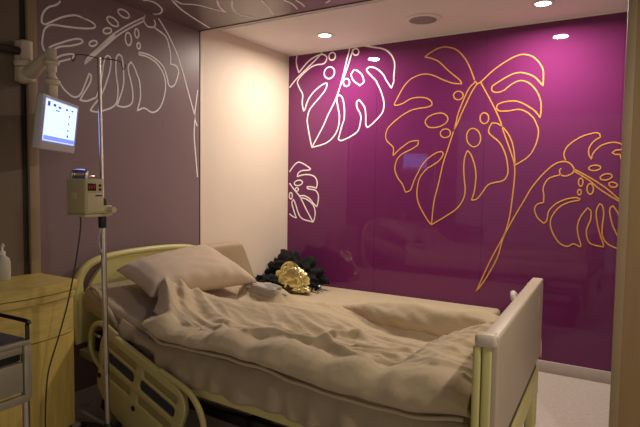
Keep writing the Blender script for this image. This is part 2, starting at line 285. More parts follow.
Mt['ochre'] = mat('ochre laminate', srgb(150, 122, 82), .6, var=.05, scale=5, stretch=(8, 8, .5))
Mt['base'] = mat('grey skirting', srgb(196, 184, 176), .5, var=.05, scale=20)
Mt['wline'] = mat('white line paint', srgb(250, 240, 240), .5, var=.01)
Mt['mline'] = mat('pale pink line paint', srgb(255, 250, 248), .5, var=.01)
Mt['gline'] = mat('gold line paint', srgb(222, 160, 72), .45, var=.03)
Mt['floor'] = mat('grey vinyl floor', srgb(196, 184, 176), .42, var=.09, scale=45, bump=.02, bscale=150)
Mt['white'] = mat('white plastic', srgb(228, 222, 210), .4, var=.02)
Mt['black'] = mat('black plastic', srgb(22, 21, 22), .45, var=.1)
Mt['speaker'] = mat('grey speaker mesh', srgb(150, 142, 140), .7, var=.12, scale=120)
Mt['bedcream'] = mat('cream bed plastic', srgb(204, 194, 124), .42, var=.03, scale=4)
Mt['railcream'] = mat('shaded cream rail plastic', srgb(180, 166, 108), .45, var=.03, scale=4)  # bed cream with the near side's shade put into the colour
Mt['footgrey'] = mat('taupe foot panel', srgb(182, 164, 142), .5, var=.03, scale=5)
Mt['footcap'] = mat('pale panel edging', srgb(206, 190, 166), .45, var=.02)
Mt['navy'] = mat('dark blue rail insert', srgb(40, 44, 62), .45, var=.08)
Mt['recess'] = mat('rail recess plastic', srgb(150, 136, 86), .5, var=.04)
Mt['sheet'] = mat('taupe cotton sheet', srgb(170, 150, 122), .85, var=.05, scale=9, bump=.25, bscale=40, sheen=.2)
Mt['duvet'] = mat('taupe cotton duvet', srgb(196, 176, 142), .85, var=.04, scale=8, bump=.45, bscale=22, sheen=.2)
Mt['pillow'] = mat('taupe cotton pillowcase', srgb(198, 176, 150), .85, var=.03, scale=8, bump=.3, bscale=22, sheen=.2)
Mt['palecloth'] = mat('pale grey cotton', srgb(176, 164, 152), .85, var=.1, scale=9, bump=.4, bscale=24)
Mt['bench'] = mat('beige bench vinyl', srgb(190, 174, 146), .5, var=.04, scale=12, bump=.08, bscale=90)
Mt['bolster'] = mat('tan vinyl', srgb(166, 147, 118), .5, var=.04, scale=10, bump=.08, bscale=90)
Mt['wood'] = mat('yellow beech laminate', srgb(206, 182, 104), .4, var=.14, scale=5, stretch=(12, 1.2, 12), spec=.4)
Mt['woodv'] = mat('yellow beech laminate upright', srgb(206, 178, 96), .4, var=.12, scale=5, stretch=(12, 8, 1), spec=.4)
Mt['paintsteel'] = mat('satin steel sheet', srgb(176, 168, 146), .35, .55, var=.06, scale=20)
Mt['steel'] = mat('brushed steel', srgb(196, 188, 176), .28, 1, var=.08, scale=20)
Mt['dsteel'] = mat('dark steel', srgb(70, 66, 64), .4, 1, var=.1)
Mt['tray'] = mat('dark rubber tray mat', srgb(58, 54, 58), .6, var=.1)
Mt['armcream'] = mat('cream metal arm', srgb(206, 190, 166), .45, var=.03)
Mt['bezel'] = mat('grey monitor bezel', srgb(178, 174, 176), .4, var=.02)
Mt['pump'] = mat('beige pump casing', srgb(186, 172, 128), .5, var=.05)
Mt['pumpdoor'] = mat('pale pump door', srgb(196, 184, 146), .45, var=.04)
Mt['display'] = mat('dark display', srgb(26, 18, 16), .25)
Mt['red'] = mat('red led digits', srgb(140, 34, 24), .4, emit=srgb(190, 40, 20), estr=.06)
Mt['cord'] = mat('grey cord', srgb(62, 56, 54), .5)
Mt['blackcloth'] = mat('black fabric', srgb(7, 6, 7), .95, var=.3, scale=14, bump=.8, bscale=30)
Mt['gold'] = mat('shiny gold foil leather', srgb(234, 220, 158), .25, .9, var=.3, scale=9, bump=.9, bscale=11)
Mt['brownleather'] = mat('dark brown leather', srgb(72, 42, 26), .5, var=.2)
Mt['clear'] = mat('clear plastic', srgb(240, 236, 230), .12, var=.01, trans=.85)
Mt['bottle'] = mat('cloudy white plastic', srgb(214, 206, 188), .4, var=.02, trans=.25)
Mt['gasket'] = mat('foot panel dark strip', srgb(56, 40, 48), .5)
Mt['lamp'] = mat('lit downlight lens', srgb(255, 240, 220), .5, emit=srgb(255, 232, 204), estr=14)
Mt['scr'] = mat('lit screen blue', srgb(20, 20, 24), .3, emit=(.42, .58, 1.8, 1), estr=1.0)
Mt['scrwhite'] = mat('lit screen white', srgb(20, 20, 24), .3, emit=(.58, .78, 2.6, 1), estr=1.4)
Mt['scrhead'] = mat('lit screen header', srgb(20, 20, 24), .3, emit=(.24, .30, 1.3, 1), estr=1.0)
Mt['scrdark'] = mat('screen glyphs', srgb(20, 20, 24), .3, emit=srgb(60, 72, 120), estr=.8)

H = 2.4
# ------------------------------------------------------------------ room shell
struct('floor', box(new(), -.1, 4.2, -5, .1, -.1, 0), Mt['floor'])
struct('ceiling', box(new(), -.1, 4.2, -5, .1, H, H+.1), Mt['ceil'])
wl = struct('wall_left', box(new(), -.1, 0, -5, .1, 0, H), Mt['cream'])
mp = struct('mauve_panel', box(new(), 0, .012, -2.308, -1.128, .09, 2.34), Mt['mauve'], parent=wl)
struct('brown_panel', box(new(), 0, .008, -5, -2.392, .09, 2.34), Mt['brownwall'], parent=wl)
struct('shadow_gap', box(new(), 0, .003, -2.392, -2.36, .0, 2.34), Mt['darkgap'], parent=wl)
struct('upright_trim', box(new(), 0, .022, -2.36, -2.308, 0, 2.34, .003), Mt['trim'], parent=wl)
struct('panel_edge', box(new(), 0, .010, -1.128, -1.114, 0, 2.34), Mt['darkgap'], parent=wl)
struct('corner_bead', box(new(), 0, .006, -1.112, -1.08, 0, 2.385, .002), Mt['cream'], parent=wl)
struct('baseboard_left', box(new(), 0, .018, -5, -2.36, 0, .09, .003), Mt['base'])
struct('baseboard_head', box(new(), 0, .018, -2.308, -1.128, 0, .09, .003), Mt['base'])

wb = struct('wall_back', box(new(), 0, 4.2, 0, .1, 0, H), Mt['purple'])
for x0, x1 in ((.003, .858), (.8595, 1.716), (1.7175, 2.574), (2.5755, 3.6)):
    struct('glass_panel', box(new(), x0, x1, -.006, 0, .083, H-.006), Mt['purple'], parent=wb)
struct('baseboard_back', box(new(), 0, 3.6, -.016, 0, 0, .081, .004), Mt['base'])
struct('trim_1', box(new(), 0, 3.6, -.012, 0, H-.006, H), Mt['ceil'])

st = struct('wall_right', box(new(), 2.645, 3.7, -1.32, -1.2, 0, H), Mt['ochre'])
struct('corner_bead', box(new(), 2.632, 2.668, -1.335, -1.19, 0, H, .004), Mt['trim'], parent=st)

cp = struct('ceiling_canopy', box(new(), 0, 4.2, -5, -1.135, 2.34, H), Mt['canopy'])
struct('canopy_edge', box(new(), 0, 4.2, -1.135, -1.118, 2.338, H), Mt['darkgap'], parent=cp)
struct('trim_2', box(new(), 0, 4.2, -1.116, -1.035, H-.03, H, .003), Mt['white'])
struct('trim_3', box(new(), .03, 2.6, -.93, -.9, H-.008, H, .002), Mt['ceil'])

def mural(key, parent, m, w, P, label):
    bm = new()
    for cl, pts in LEAVES[key]:
        ribbon(bm, pts, w, bool(cl), P)
    tag(obj('leaf_drawing', bm, m, parent, smooth=False), label)
back = lambda a, b, h: (a, -.0062-h, b)
left = lambda a, b, h: (.0122+h, a, b)
over = lambda a, b, h: (a, b, 2.3398-h)
mural('white', wb, Mt['wline'], .0115, back, 'large white outline of a split leaf at the top left of the purple wall')
mural('smallwhite', wb, Mt['wline'], .011, back, 'small white leaf outline cut off by the corner')
mural('gold', wb, Mt['gline'], .009, back, 'large gold leaf outline hanging over the bed')
mural('goldside', wb, Mt['gline'], .0085, back, 'gold leaf outline at the right end of the purple wall')
mural('mauve', mp, Mt['mline'], .0105, left, 'pale pink leaf outline on the mauve panel')
mural('ceil', cp, Mt['mline'], .012, over, 'pale leaf outlines on the mauve ceiling canopy')

# ------------------------------------------------------------------ ceiling fittings
def downlight(x, y, label, watts, z=H):
    d = empty('downlight', (x, y, z), 0, label, 'ceiling light', 'recessed downlights by the purple wall')
    obj('trim_ring', lathe(new(), [(.052, -.001), (.066, -.001), (.067, -.004), (.060, -.006), (.053, -.005)]), Mt['white'], d)
    obj('lamp_lens', lathe(new(), [(.001, -.002), (.053, -.002), (.053, -.0045), (.03, -.006), (.001, -.0065)]), Mt['lamp'], d)
    l = bpy.data.lights.new('downlight_lamp', 'AREA'); l.energy = watts; l.shape = 'DISK'; l.size = .10; l.spread = R(172)
    l.color = (1, .88, .74)
    o = bpy.data.objects.new('downlight_lamp', l); C.objects.link(o); o.parent = d; o.location = (0, 0, -.012)
    return d
downlight(.619, -.429, 'round lit downlight near the cream wall corner', W1)
downlight(2.148, -.409, 'round lit downlight at the right, above the bed foot', W2)
downlight(3.3, -2.6, 'round lit downlight in the mauve canopy, out of the picture to the right', W3, 2.34)
sp = empty('ceiling_speaker', (1.40, -.453, H), 0, 'round grey speaker grille set in the ceiling between the two downlights', 'speaker')
obj('rim', lathe(new(), [(.114, -.001), (.125, -.001), (.125, -.006), (.116, -.009)]), Mt['ceil'], sp)
obj('grille', lathe(new(), [(.001, -.001), (.116, -.001), (.116, -.007), (.07, -.011), (.001, -.012)]), Mt['speaker'], sp)

# ------------------------------------------------------------------ bed
OB = (.096, -2.165, 0); RB = R(-2.6)
bed = empty('hospital_bed', OB, RB, 'hospital bed with cream plastic headboard, raised back and taupe foot panel', 'bed')
W = .95
def zm(u):                                   # top of the mattress
    t = max(0, .64-u); return .545+.29*t - .02*math.exp(-((u-.64)/.12)**2)*0
# headboard: panel with hand holes + outer rail
hx = .015
arch = [(0, .40), (-.012, .55), (-.010, .66), (.006, .745), (.05, .808), (.14, .848), (.30, .864), (.475, .868), (.65, .864), (.81, .848), (.90, .808), (.944, .745), (.96, .66), (.962, .55), (.95, .40)]
archs = spline([(hx, v, z) for v, z in arch], 6)
rim = [(v, z) for x, v, z in archs]
def hole(sg):
    pts = [(.036, .675), (.034, .735), (.062, .790), (.115, .823), (.172, .838), (.176, .826), (.130, .785), (.085, .728), (.060, .678)]
    pts = [(q.x, q.y) for q in spline([(a, b, 0) for a, b in pts], 4, True, 80)]
    return pts if sg > 0 else [(W-a, b) for a, b in pts[::-1]]
MH = Matrix(((0, 0, 1, hx), (1, 0, 0, 0), (0, 1, 0, 0), (0, 0, 0, 1)))
hb = plate('headboard', [rim, hole(1), hole(-1)], .030, .006, Mt['bedcream'], bed, MH)
obj('headboard_rail', tube(new(), archs, .021, 12), Mt['bedcream'], hb)
for v in (.10, .85): obj('bracket', box(new(), .0, .06, v-.03, v+.03, .28, .42, .006), Mt['bedcream'], hb)
# mattress (raised head section)
bm = new(); us = [.045, .06, .10, .2, .3, .4, .5, .58, .64, .7, .8, 1.0, 1.2, 1.4, 1.6, 1.8, 2.0, 2.14, 2.155]
prof = rrect(.02, W-.02, 0, 1, .0001, 1)
rings = []
for i, u in enumerate(us):
    sh = .03 if i in (0, len(us)-1) else 0
    zt = zm(u)-sh*.6; zb = zm(u)-.135+sh*.6; r = .035; ring = []
    for q in rrect(.015+sh*.4, W-.015-sh*.4, zb, zt, r, 5):
        ring.append(bm.verts.new((u, q[0]+.004*math.sin(u*17+q[1]*20), q[1]+.004*noise.noise(Vector((u*5, q[0]*5, 1))))))
    rings.append(ring)
for A, B in zip(rings, rings[1:]):
    n = len(A)
    for k in range(n): bm.faces.new((A[k], A[(k+1) % n], B[(k+1) % n], B[k]))
bm.faces.new(rings[0]); bm.faces.new(rings[-1][::-1])
mt = obj('mattress', bm, Mt['sheet'], bed, auto=60)
# sheet falling down the near side of the mattress
bm = new(); NU = 110; NV = 14; G = []
zbt = [(.42, .50), (.58, .50), (.66, .47), (.72, .40), (.80, .355), (.90, .36), (1.04, .375), (1.24, .36), (1.4, .375), (1.55, .36), (1.68, .38), (1.8, .39), (2.0, .40), (2.16, .41)]
for i in range(NU+1):
    u = .40+(2.17-.40)*i/NU; row = []; zb = interp(u, zbt)+.012*noise.noise(Vector((u*9, 0, 0)))
    zt = zm(u)-.02
    for j in range(NV+1):
        t = j/NV; z = zt+(zb-zt)*t
        y = .012-.026*math.sin(min(1, t*2.5)*math.pi/2) - .012*t*(.5+noise.noise(Vector((u*13, t*1.2, 3)))) - .008*t*math.sin(u*48+3*noise.noise(Vector((u*4, 0, 5))))
        row.append(bm.verts.new((u, y, z)))
    G.append(row)
for i in range(NU):
    for j in range(NV): bm.faces.new((G[i][j], G[i+1][j], G[i+1][j+1], G[i][j+1]))
sh = tag(obj('hanging_sheet', bm, Mt['sheet'], mt, auto=180), 'side of the bed sheet hanging in loose folds')
md = sh.modifiers.new('thick', 'SOLIDIFY'); md.thickness = .003
# tucked diagonal fold of the sheet at the raised end
bm = new()
obj('sheet_fold', tube(bm, spline([(.075, .045, .715), (.17, .028, .695), (.26, .008, .645), (.36, -.004, .572), (.44, -.012, .507)], 6), [.006+.006*math.sin(k/24*math.pi) for k in range(25)], 8), Mt['sheet'], mt)
# frame
bm = new()
for v in (.0, W-.04): box(bm, .03, 2.2, v, v+.04, .325, .372, .006)
for u in (.05, .75, 1.3, 2.15): box(bm, u, u+.05, .03, W-.03, .335, .38, .004)
obj('mattress_frame', bm, Mt['bedcream'], bed)
bm = new(); box(bm, .62, .66, .03, W-.03, .345, .40, .003); box(bm, .1, .14, .05, W-.05, .345, .47, .003)
box(bm, .1, .7, .10, .14, .40, .43, .003, M=Matrix.Translation((0, 0, .14)) @ Matrix.Rotation(R(14), 4, 'Y')); box(bm, .1, .7, W-.14, W-.10, .40, .43, .003, M=Matrix.Translation((0, 0, .14)) @ Matrix.Rotation(R(14), 4, 'Y'))
obj('back_lifter', bm, Mt['dsteel'], bed)
bm = new()
for v in (.15, W-.19): box(bm, .15, 2.1, v, v+.04, .16, .21, .004)
for u in (.2, 1.1, 2.05): box(bm, u, u+.05, .15, W-.15, .16, .21, .004)
for u in (.45, 1.75):
    for v in (.25, W-.29): box(bm, u, u+.05, v, v+.04, .18, .35, .004)
obj('undercarriage', bm, Mt['dsteel'], bed)
for u in (.24, 2.05):
    for v in (.12, W-.12):
        c = empty('castor', (u, v, 0)); c.parent = bed
        obj('wheel', tube(new(), [(0, -.02, .065), (0, .02, .065)], .064, 24), Mt['black'], c)
        obj('fork', box(new(), -.025, .025, -.032, .032, .10, .17, .008), Mt['black'], c)
# near side rail: leans with the raised back
ang = R(19); sx, sz = .197, .625
MR = Matrix.Translation((sx, -.052, sz)) @ Matrix(((math.cos(ang), math.sin(ang), 0, 0), (0, 0, -1, 0), (-math.sin(ang), math.cos(ang), 0, 0), (0, 0, 0, 1)))
outl = [(.19, -.022), (.30, -.014), (.60, -.012), (.745, -.018), (.80, -.06), (.815, -.13), (.79, -.30), (.74, -.40), (.40, -.40), (.22, -.33), (.19, -.22), (.165, -.10)]
outl = [(q.x, q.y) for q in spline([(a, b, 0) for a, b in outl], 5, True, 100)]
cols = ((.205, .455), (.50, .755))
holes = []
for s0, s1 in cols:
    holes.append(rrect(s0+.01, s1, -.092, -.056, .016)); holes.append(rrect(s0, s1, -.165, -.112, .02)); holes.append(rrect(s0+.01, s1, -.236, -.196, .016))
rail = plate('side_rail', [outl]+[h[::-1] for h in holes], .030, .007, Mt['railcream'], bed, MR)
k = 0
for (s0, s1) in cols:
    for t0, t1, m, lab, nm in ((-.165, -.112, 'navy', 'dark blue insert', 'rail_insert'), (-.092, -.056, 'recess', None, 'rail_recess'), (-.236, -.196, 'recess', None, 'rail_recess')):
        bm = new(); pts = rrect(s0-.004, s1+.004, t0-.004, t1+.004, .018)
        f = [bm.verts.new(MR @ Vector((a, b, -.006))) for a, b in pts]; g = [bm.verts.new(MR @ Vector((a, b, .004))) for a, b in pts]
        n = len(f); bm.faces.new(f); bm.faces.new(g[::-1])
        for i in range(n): bm.faces.new((f[i], f[(i+1) % n], g[(i+1) % n], g[i]))
        tag(obj(nm, bm, Mt[m], rail, smooth=False), lab)
loop = [(.26, -.014), (.20, -.010), (.141, -.012), (.085, -.044), (.066, -.11), (.088, -.178), (.135, -.213), (.21, -.232), (.27, -.24)]
obj('rail_tube', tube(new(), [MR @ q for q in spline([(a, b, 0) for a, b in loop], 6)], .014, 12), Mt['railcream'], rail)
loop = [(.60, -.012), (.72, -.004), (.803, -.006), (.868, -.034), (.918, -.085), (.94, -.15), (.945, -.25), (.90, -.35), (.74, -.385)]
obj('rail_tube', tube(new(), [MR @ q for q in spline([(a, b, 0) for a, b in loop], 6)], .014, 12), Mt['railcream'], rail)
obj('rail_pin', tube(new(), [MR @ Vector((.10, -.085, .012)), MR @ Vector((.17, -.06, .03))], .007, 8), Mt['steel'], rail)
for s in (.25, .62):
    obj('rail_arm', box(new(), s-.02, s+.02, -.46, -.22, -.05, -.018, .006, M=MR), Mt['black'], rail)
for s, t in ((.215, -.262), (.50, -.275), (.76, -.26)):
    obj('rail_bolt', lathe(new(), [(.001, 0), (.013, 0), (.013, .006), (.006, .009), (.001, .009)], (0, 0, .012), 16, M=MR @ Matrix.Translation((s, t, 0))), Mt['black'], rail)
# foot end: taupe panel, pale edging, cream posts
fn = Vector((2.305, -.150, 0)); ff = Vector((2.205, .950, 0)); fd = (ff-fn); FW = fd.length; fd.normalize(); fo = Vector((fd.y, -fd.x, 0))
MF = Matrix(((fd.x, 0, fo.x, fn.x), (fd.y, 0, fo.y, fn.y), (0, 1, 0, 0), (0, 0, 0, 1)))      # (along, up, outwards)
ftop = .864
ol = [(0.004, .30), (0, .40), (0, ftop-.03), (.004, ftop-.012), (.02, ftop-.002), (FW-.03, ftop-.002), (FW-.008, ftop-.012), (FW, ftop-.04), (FW, .535), (FW-.02, .518), (.10, .518), (.07, .50), (.06, .40), (.055, .30)]
fb = tag(plate('footboard', [ol], .026, .006, Mt['footgrey'], bed, MF @ Matrix.Translation((0, 0, -.012))), 'taupe panel')
bm = new(); box(bm, .0, FW-.01, ftop-.012, ftop+.006, -.046, .0005, .006, 3, M=MF)
obj('panel_edging', bm, Mt['footcap'], fb)
bm = new(); box(bm, -.004, .05, .28, ftop-.026, -.044, -.016, .007, 3, M=MF); box(bm, -.006, .05, .28, ftop-.026, -.070, -.046, .008, 3, M=MF); box(bm, FW-.08, FW-.022, .28, ftop-.012, -.064, -.03, .012, 3, M=MF); box(bm, .05, FW-.06, .46, ftop-.02, -.056, -.03, .008, 2, M=MF)
obj('inner_frame', bm, Mt['bedcream'], fb)
obj('dark_strip', box(new(), .06, FW-.03, .452, .522, -.034, -.014, .003, M=MF), Mt['gasket'], fb)
bm = new(); box(bm, .04, FW-.012, .36, .456, -.050, -.004, .010, 3, M=MF); box(bm, FW-.10, FW-.014, .18, .37, -.05, -.006, .01, 3, M=MF); box(bm, .04, .12, .18, .37, -.05, -.006, .01, 3, M=MF)
obj('lower_bar', bm, Mt['bedcream'], fb)
obj('grip_slot_highlight', box(new(), FW-.165, FW-.145, .735, .82, -.006, .002, .004, 2, M=MF), Mt['footcap'], fb)  # pale bar: the grip slot's highlight put into its colour
obj('end_cap', box(new(), -.008, .045, ftop-.030, ftop+.008, -.066, -.003, .012, 3, M=MF), Mt['footcap'], fb)
bm = new(); tube(bm, [MF @ Vector(q) for q in spline([(.66, ftop-.04, -.044), (.66, ftop-.012, -.062), (.685, ftop+.002, -.068), (.71, ftop-.012, -.062), (.71, ftop-.04, -.044)], 5)], .011, 10)
obj('hook', bm, Mt['white'], fb)

# ------------------------------------------------------------------ duvet
def V2(l): return [Vector((a, b)) for a, b in l]
headu = [(-.08, .66), (0, .605), (.06, .57), (.12, .525), (.18, .475), (.24, .435), (.30, .42), (.37, .44), (.48, .55), (.62, .56), (.74, .50), (.85, .44), (1.0, .52), (1.1, .6)]
RG = [
 ([(.46, .20), (.58, .14), (.74, .10)], [.085, .085, .035], .17, .10),
 ([(.50, .19), (.62, .12), (.74, .04)], [.03, .028, .012], .022, .03),
 # polyline (u, v), height, half width near side, half width far side
 ([(.36, .28), (.62, .42), (.90, .52), (1.15, .60), (1.42, .66)], [.075, .085, .08, .06, .012], .16, .10),
 ([(1.30, .93), (1.45, .92), (1.7, .90), (1.9, .90), (2.12, .88)], [.01, .03, .04, .04, .04], .10, .10),
 ([(.50, .86), (.62, .87), (.74, .86)], [.06, .085, .05], .07, .07),
 ([(.74, .88), (.95, .92), (1.2, .96)], [.03, .02, .015], .06, .06),
 ([(.60, .05), (.8, .06), (1.1, .08), (1.4, .09), (1.8, .08), (2.05, .06)], [.0, .012, .04, .05, .035, .02], .10, .10),
 ([(2.02, .66), (1.98, .48), (1.955, .27), (1.96, .04)], [.07, .085, .075, .045], .075, .13, 3),
 ([(2.10, .80), (2.12, .5), (2.14, .1)], [.06, .075, .06], .10, .08),
 ([(.44, .26), (.62, .10), (.76, .02)], [.022, .02, .01], .025, .03),
 ([(.47, .33), (.70, .17), (1.0, .10), (1.08, .04)], [.02, .024, .02, .012], .025, .035),
 ([(.55, .36), (.80, .25), (1.12, .20)], [.012, .016, .01], .025, .035),
 ([(1.12, .06), (1.32, .13), (1.50, .12), (1.72, .20)], [.015, .024, .022, .01], .022, .03),
 ([(1.10, .22), (1.35, .22), (1.62, .24), (1.80, .26)], [.014, .02, .018, .008], .02, .04),
 ([(1.30, .04), (1.50, .04), (1.70, .02), (1.90, .03)], [.012, .018, .014, .006], .02, .03),
 ([(1.38, .40), (1.50, .48), (1.58, .44)], [.014, .022, .006], .018, .03),
 ([(1.20, .30), (1.42, .33), (1.68, .30)], [.010, .018, .008], .018, .04),
 ([(1.60, .30), (1.76, .36), (1.86, .40)], [.012, .014, .006], .018, .03),
 ([(1.52, .16), (1.66, .08), (1.78, .06)], [.012, .016, .008], .018, .025),
 ([(1.62, .93), (1.70, .80), (1.84, .76)], [.0, .018, .0], .02, .03),
 ([(1.78, .95), (1.86, .82), (1.96, .79)], [.0, .022, .0], .02, .03),
]
RGV = [(V2(r[0]), [h*(1.7 if max(r[1]) < .03 else 1) for h in r[1]], r[2], r[3], r[4] if len(r) > 4 else 2) for r in RG]
VAL = [(V2([(1.20, .84), (1.45, .75), (1.62, .69), (1.80, .71), (1.98, .72)]), [.0, .03, .04, .04, .02], .05), (V2([(.95, .28), (1.2, .36), (1.45, .42)]), [.01, .018, .008], .07)]
def ztop(u, v):
    z = zm(u)+.022
    p = Vector((u, v))
    for poly, hs, wn, wf, pw in RGV:
        d, t, sg = seg_dist(p, poly)
        w = wn if sg < 0 else wf
        if d > 3*w: continue
        x = t*(len(hs)-1); i = min(int(x), len(hs)-2); h = hs[i]+(hs[i+1]-hs[i])*(x-i)
        z += h*math.exp(-(d/w)**pw)
    for poly, hs, w in VAL:
        d, t, sg = seg_dist(p, poly)
        x = t*(len(hs)-1); i = min(int(x), len(hs)-2); h = hs[i]+(hs[i+1]-hs[i])*(x-i)
        z -= h*math.exp(-(d/w)**2)
    # loose creases, sharper and denser towards the plump near edge
    near = 1.0/(1+math.exp((v-.34)/.07)); foot = 1.0/(1+math.exp(-(u-1.75)/.08))
    wx = .5*noise.noise(Vector((u*3, v*3, 9))); wy = .5*noise.noise(Vector((u*3, v*3, 19)))
    c1 = 1-2*abs(noise.noise(Vector((u*1.7+wx*.7, v*9.5+u*2.4+wy*.8, 2.3))))
    c2 = 1-2*abs(noise.noise(Vector((u*3.4-v*1.5+wx, v*17+u*5+wy, 6.1))))
    c3 = 1-2*abs(noise.noise(Vector((u*6+v*3+wy, v*30-u*5, 3.7))))
    mid = 1.0/(1+math.exp(-(u-1.15)/.08))/(1+math.exp((v-.62)/.05))
    k = .35+.8*near+.3*foot+.55*mid*(1-near)
    z += k*(.019*max(-.3, c1)+.010*max(-.3, c2)+.005*c3) + .003*noise.noise(Vector((u*9, v*12, 4)))
    return z
hemz = [(.5, .60), (.62, .575), (.72, .535), (.9, .54), (1.15, .548), (1.275, .54), (1.67, .51), (1.95, .51), (2.2, .55)]
bm = new(); NU = 260; rows = []
vlist = [.065+(1.03-.065)*k/150 for k in range(151)]
for i in range(NU+1):
    s = i/NU; row = []
    def uu(v): 
        a = interp(v, headu); return a+(2.185-a)*s
    edge = math.exp(-(s/.02)**2)*.03                     # the head edge rolls down
    un = uu(.0); zt = ztop(un, .06); zh = interp(un, hemz)+.008*noise.noise(Vector((un*8, 1, 1)))
    zh = min(zh, zt-.03)
    nz = .010*noise.noise(Vector((un*7, 0, 7)))
    zt -= edge; zc = zh+(zt-zh)*.42
    for a in range(0, 17):
        th = R(158-158*a/16)
        pk = 1+.10*noise.noise(Vector((un*11, th*1.5, 3)))
        y = .06-(.098+nz)*math.sin(th)**.85*pk
        z = zc+(zt-zc)*math.cos(th) if th < R(90) else zc+(zc-zh)*math.cos(th)*1.05
        y += .006*noise.noise(Vector((un*16+th*2, th*2.2, 8)))
        row.append((un, y, z))
    for v in vlist:
        u = uu(v); row.append((u, v, ztop(u, v)-edge))
    u = uu(1.03); ze = row[-1][2]
    for a in range(1, 7):
        th = R(90*a/6); row.append((u, 1.03+.05*math.sin(th), ze-(ze-.46)*(1-math.cos(th))))
    rows.append([bm.verts.new(q) for q in row])
for A, B in zip(rows, rows[1:]):
    for k in range(len(A)-1): bm.faces.new((A[k], B[k], B[k+1], A[k+1]))
dv = obj('duvet', bm, Mt['duvet'], auto=180, loc=OB, rot=(0, 0, RB))
tag(dv, 'rumpled taupe duvet spread over the hospital bed', 'duvet')
md = dv.modifiers.new('thick', 'SOLIDIFY'); md.thickness = .012; md.offset = -1
# thick rolled far edge, lying on the duvet
def lump(pts, rad, flat, seed, nm, n=26, amp=.16, wr=.05):
    bm = new(); P = spline(pts, 14); N = len(P); rings = []
    for i, c in enumerate(P):
        t = i/(N-1)*(len(rad)-1); k = min(int(t), len(rad)-2); r = rad[k]+(rad[k+1]-rad[k])*(t-k)
        d = (P[min(i+1, N-1)]-P[max(i-1, 0)]).normalized(); sd = Vector((-d.y, d.x, 0)).normalized(); up = sd.cross(d)*-1
        if up.z < 0: up = -up
        ring = []
        for j in range(n):
            a = 2*math.pi*j/n
            q = 1+amp*noise.noise(Vector((c.x*5+seed, math.cos(a)*1.3, math.sin(a)*1.3)))+wr*(1-2*abs(noise.noise(Vector((c.x*9+math.sin(a)*1.2, c.y*5+math.cos(a)*2, seed)))))
            ring.append(bm.verts.new(c+r*q*(math.cos(a)*sd*1.15+math.sin(a)*up*flat)))
        rings.append(ring)
    for A, B in zip(rings, rings[1:]):
        for j in range(n): bm.faces.new((A[j], A[(j+1) % n], B[(j+1) % n], B[j]))
    bm.faces.new(rings[0][::-1]); bm.faces.new(rings[-1])
    return obj(nm, bm, Mt['duvet'], dv, auto=180)
lump([(1.02, .97, .555), (1.20, .94, .575), (1.38, .90, .59), (1.56, .865, .597), (1.75, .855, .60), (1.95, .86, .602), (2.10, .85, .60), (2.165, .84, .595)], [.012, .037, .066, .082, .088, .090, .086, .055], .92, 3.3, 'rolled_edge', 36, .2, .10)
# piped hem seam along the near edge
bm = new()
seam = []
for i in range(2, NU, 3):
    s = i/NU; un = interp(0, headu)+(2.185-interp(0, headu))*s
    nz = .010*noise.noise(Vector((un*7, 0, 7)))
    seam.append((un, -.012+nz, interp(un, hemz)+.008*noise.noise(Vector((un*8, 1, 1)))-.004))
obj('hem_seam', tube(bm, seam, .007, 8), Mt['duvet'], dv)

# ------------------------------------------------------------------ pillow
bm = new(); N = 44; top = []; bot = []
cs = [Vector((.125, .165, .79)), Vector((.135, .85, .858)), Vector((.555, .87, .672)), Vector((.46, .13, .69))]   # head near, head far, foot far, foot near
def bil(a, b): return (cs[0]*(1-a)*(1-b)+cs[1]*(1-a)*b+cs[2]*a*b+cs[3]*a*(1-b))
nrm = ((cs[2]-cs[0]).cross(cs[1]-cs[3])).normalized()
if nrm.z < 0: nrm = -nrm
gt = []; gb = []
for i in range(N+1):
    rt = []; rb = []
    for j in range(N+1):
        a = i/N; b = j/N; x = 2*a-1; y = 2*b-1
        pin = 1-.10*(1-x*x)*(y*y)*0
        f = ((1-x**4)*(1-y**4))**.55
        ea = a+(.5-a)*.10*(1-(2*b-1)**2)*abs(x)**3; eb = b+(.5-b)*.09*(1-(2*a-1)**2)*abs(y)**3
        P = bil(ea, eb)
        wr = .006*noise.noise(Vector((a*7, b*7, 0)))*f + .010*(1-f)*math.sin(b*46+3*noise.noise(Vector((a*3, b*3, 2))))*(1-abs(y)**6)*(f > .02)
        rt.append(bm.verts.new(P+nrm*(.098*f+wr)))
        rb.append(bm.verts.new(P-nrm*(.055*f)) if 0 < i < N and 0 < j < N else rt[-1])
    gt.append(rt); gb.append(rb)
for i in range(N):
    for j in range(N):
        bm.faces.new((gt[i][j], gt[i+1][j], gt[i+1][j+1], gt[i][j+1]))
        try: bm.faces.new((gb[i][j], gb[i][j+1], gb[i+1][j+1], gb[i+1][j]))
        except ValueError: pass
pl = obj('pillow', bm, Mt['pillow'], auto=180, loc=OB, rot=(0, 0, RB))
tag(pl, 'plump taupe pillow leaning on the headboard', 'pillow')

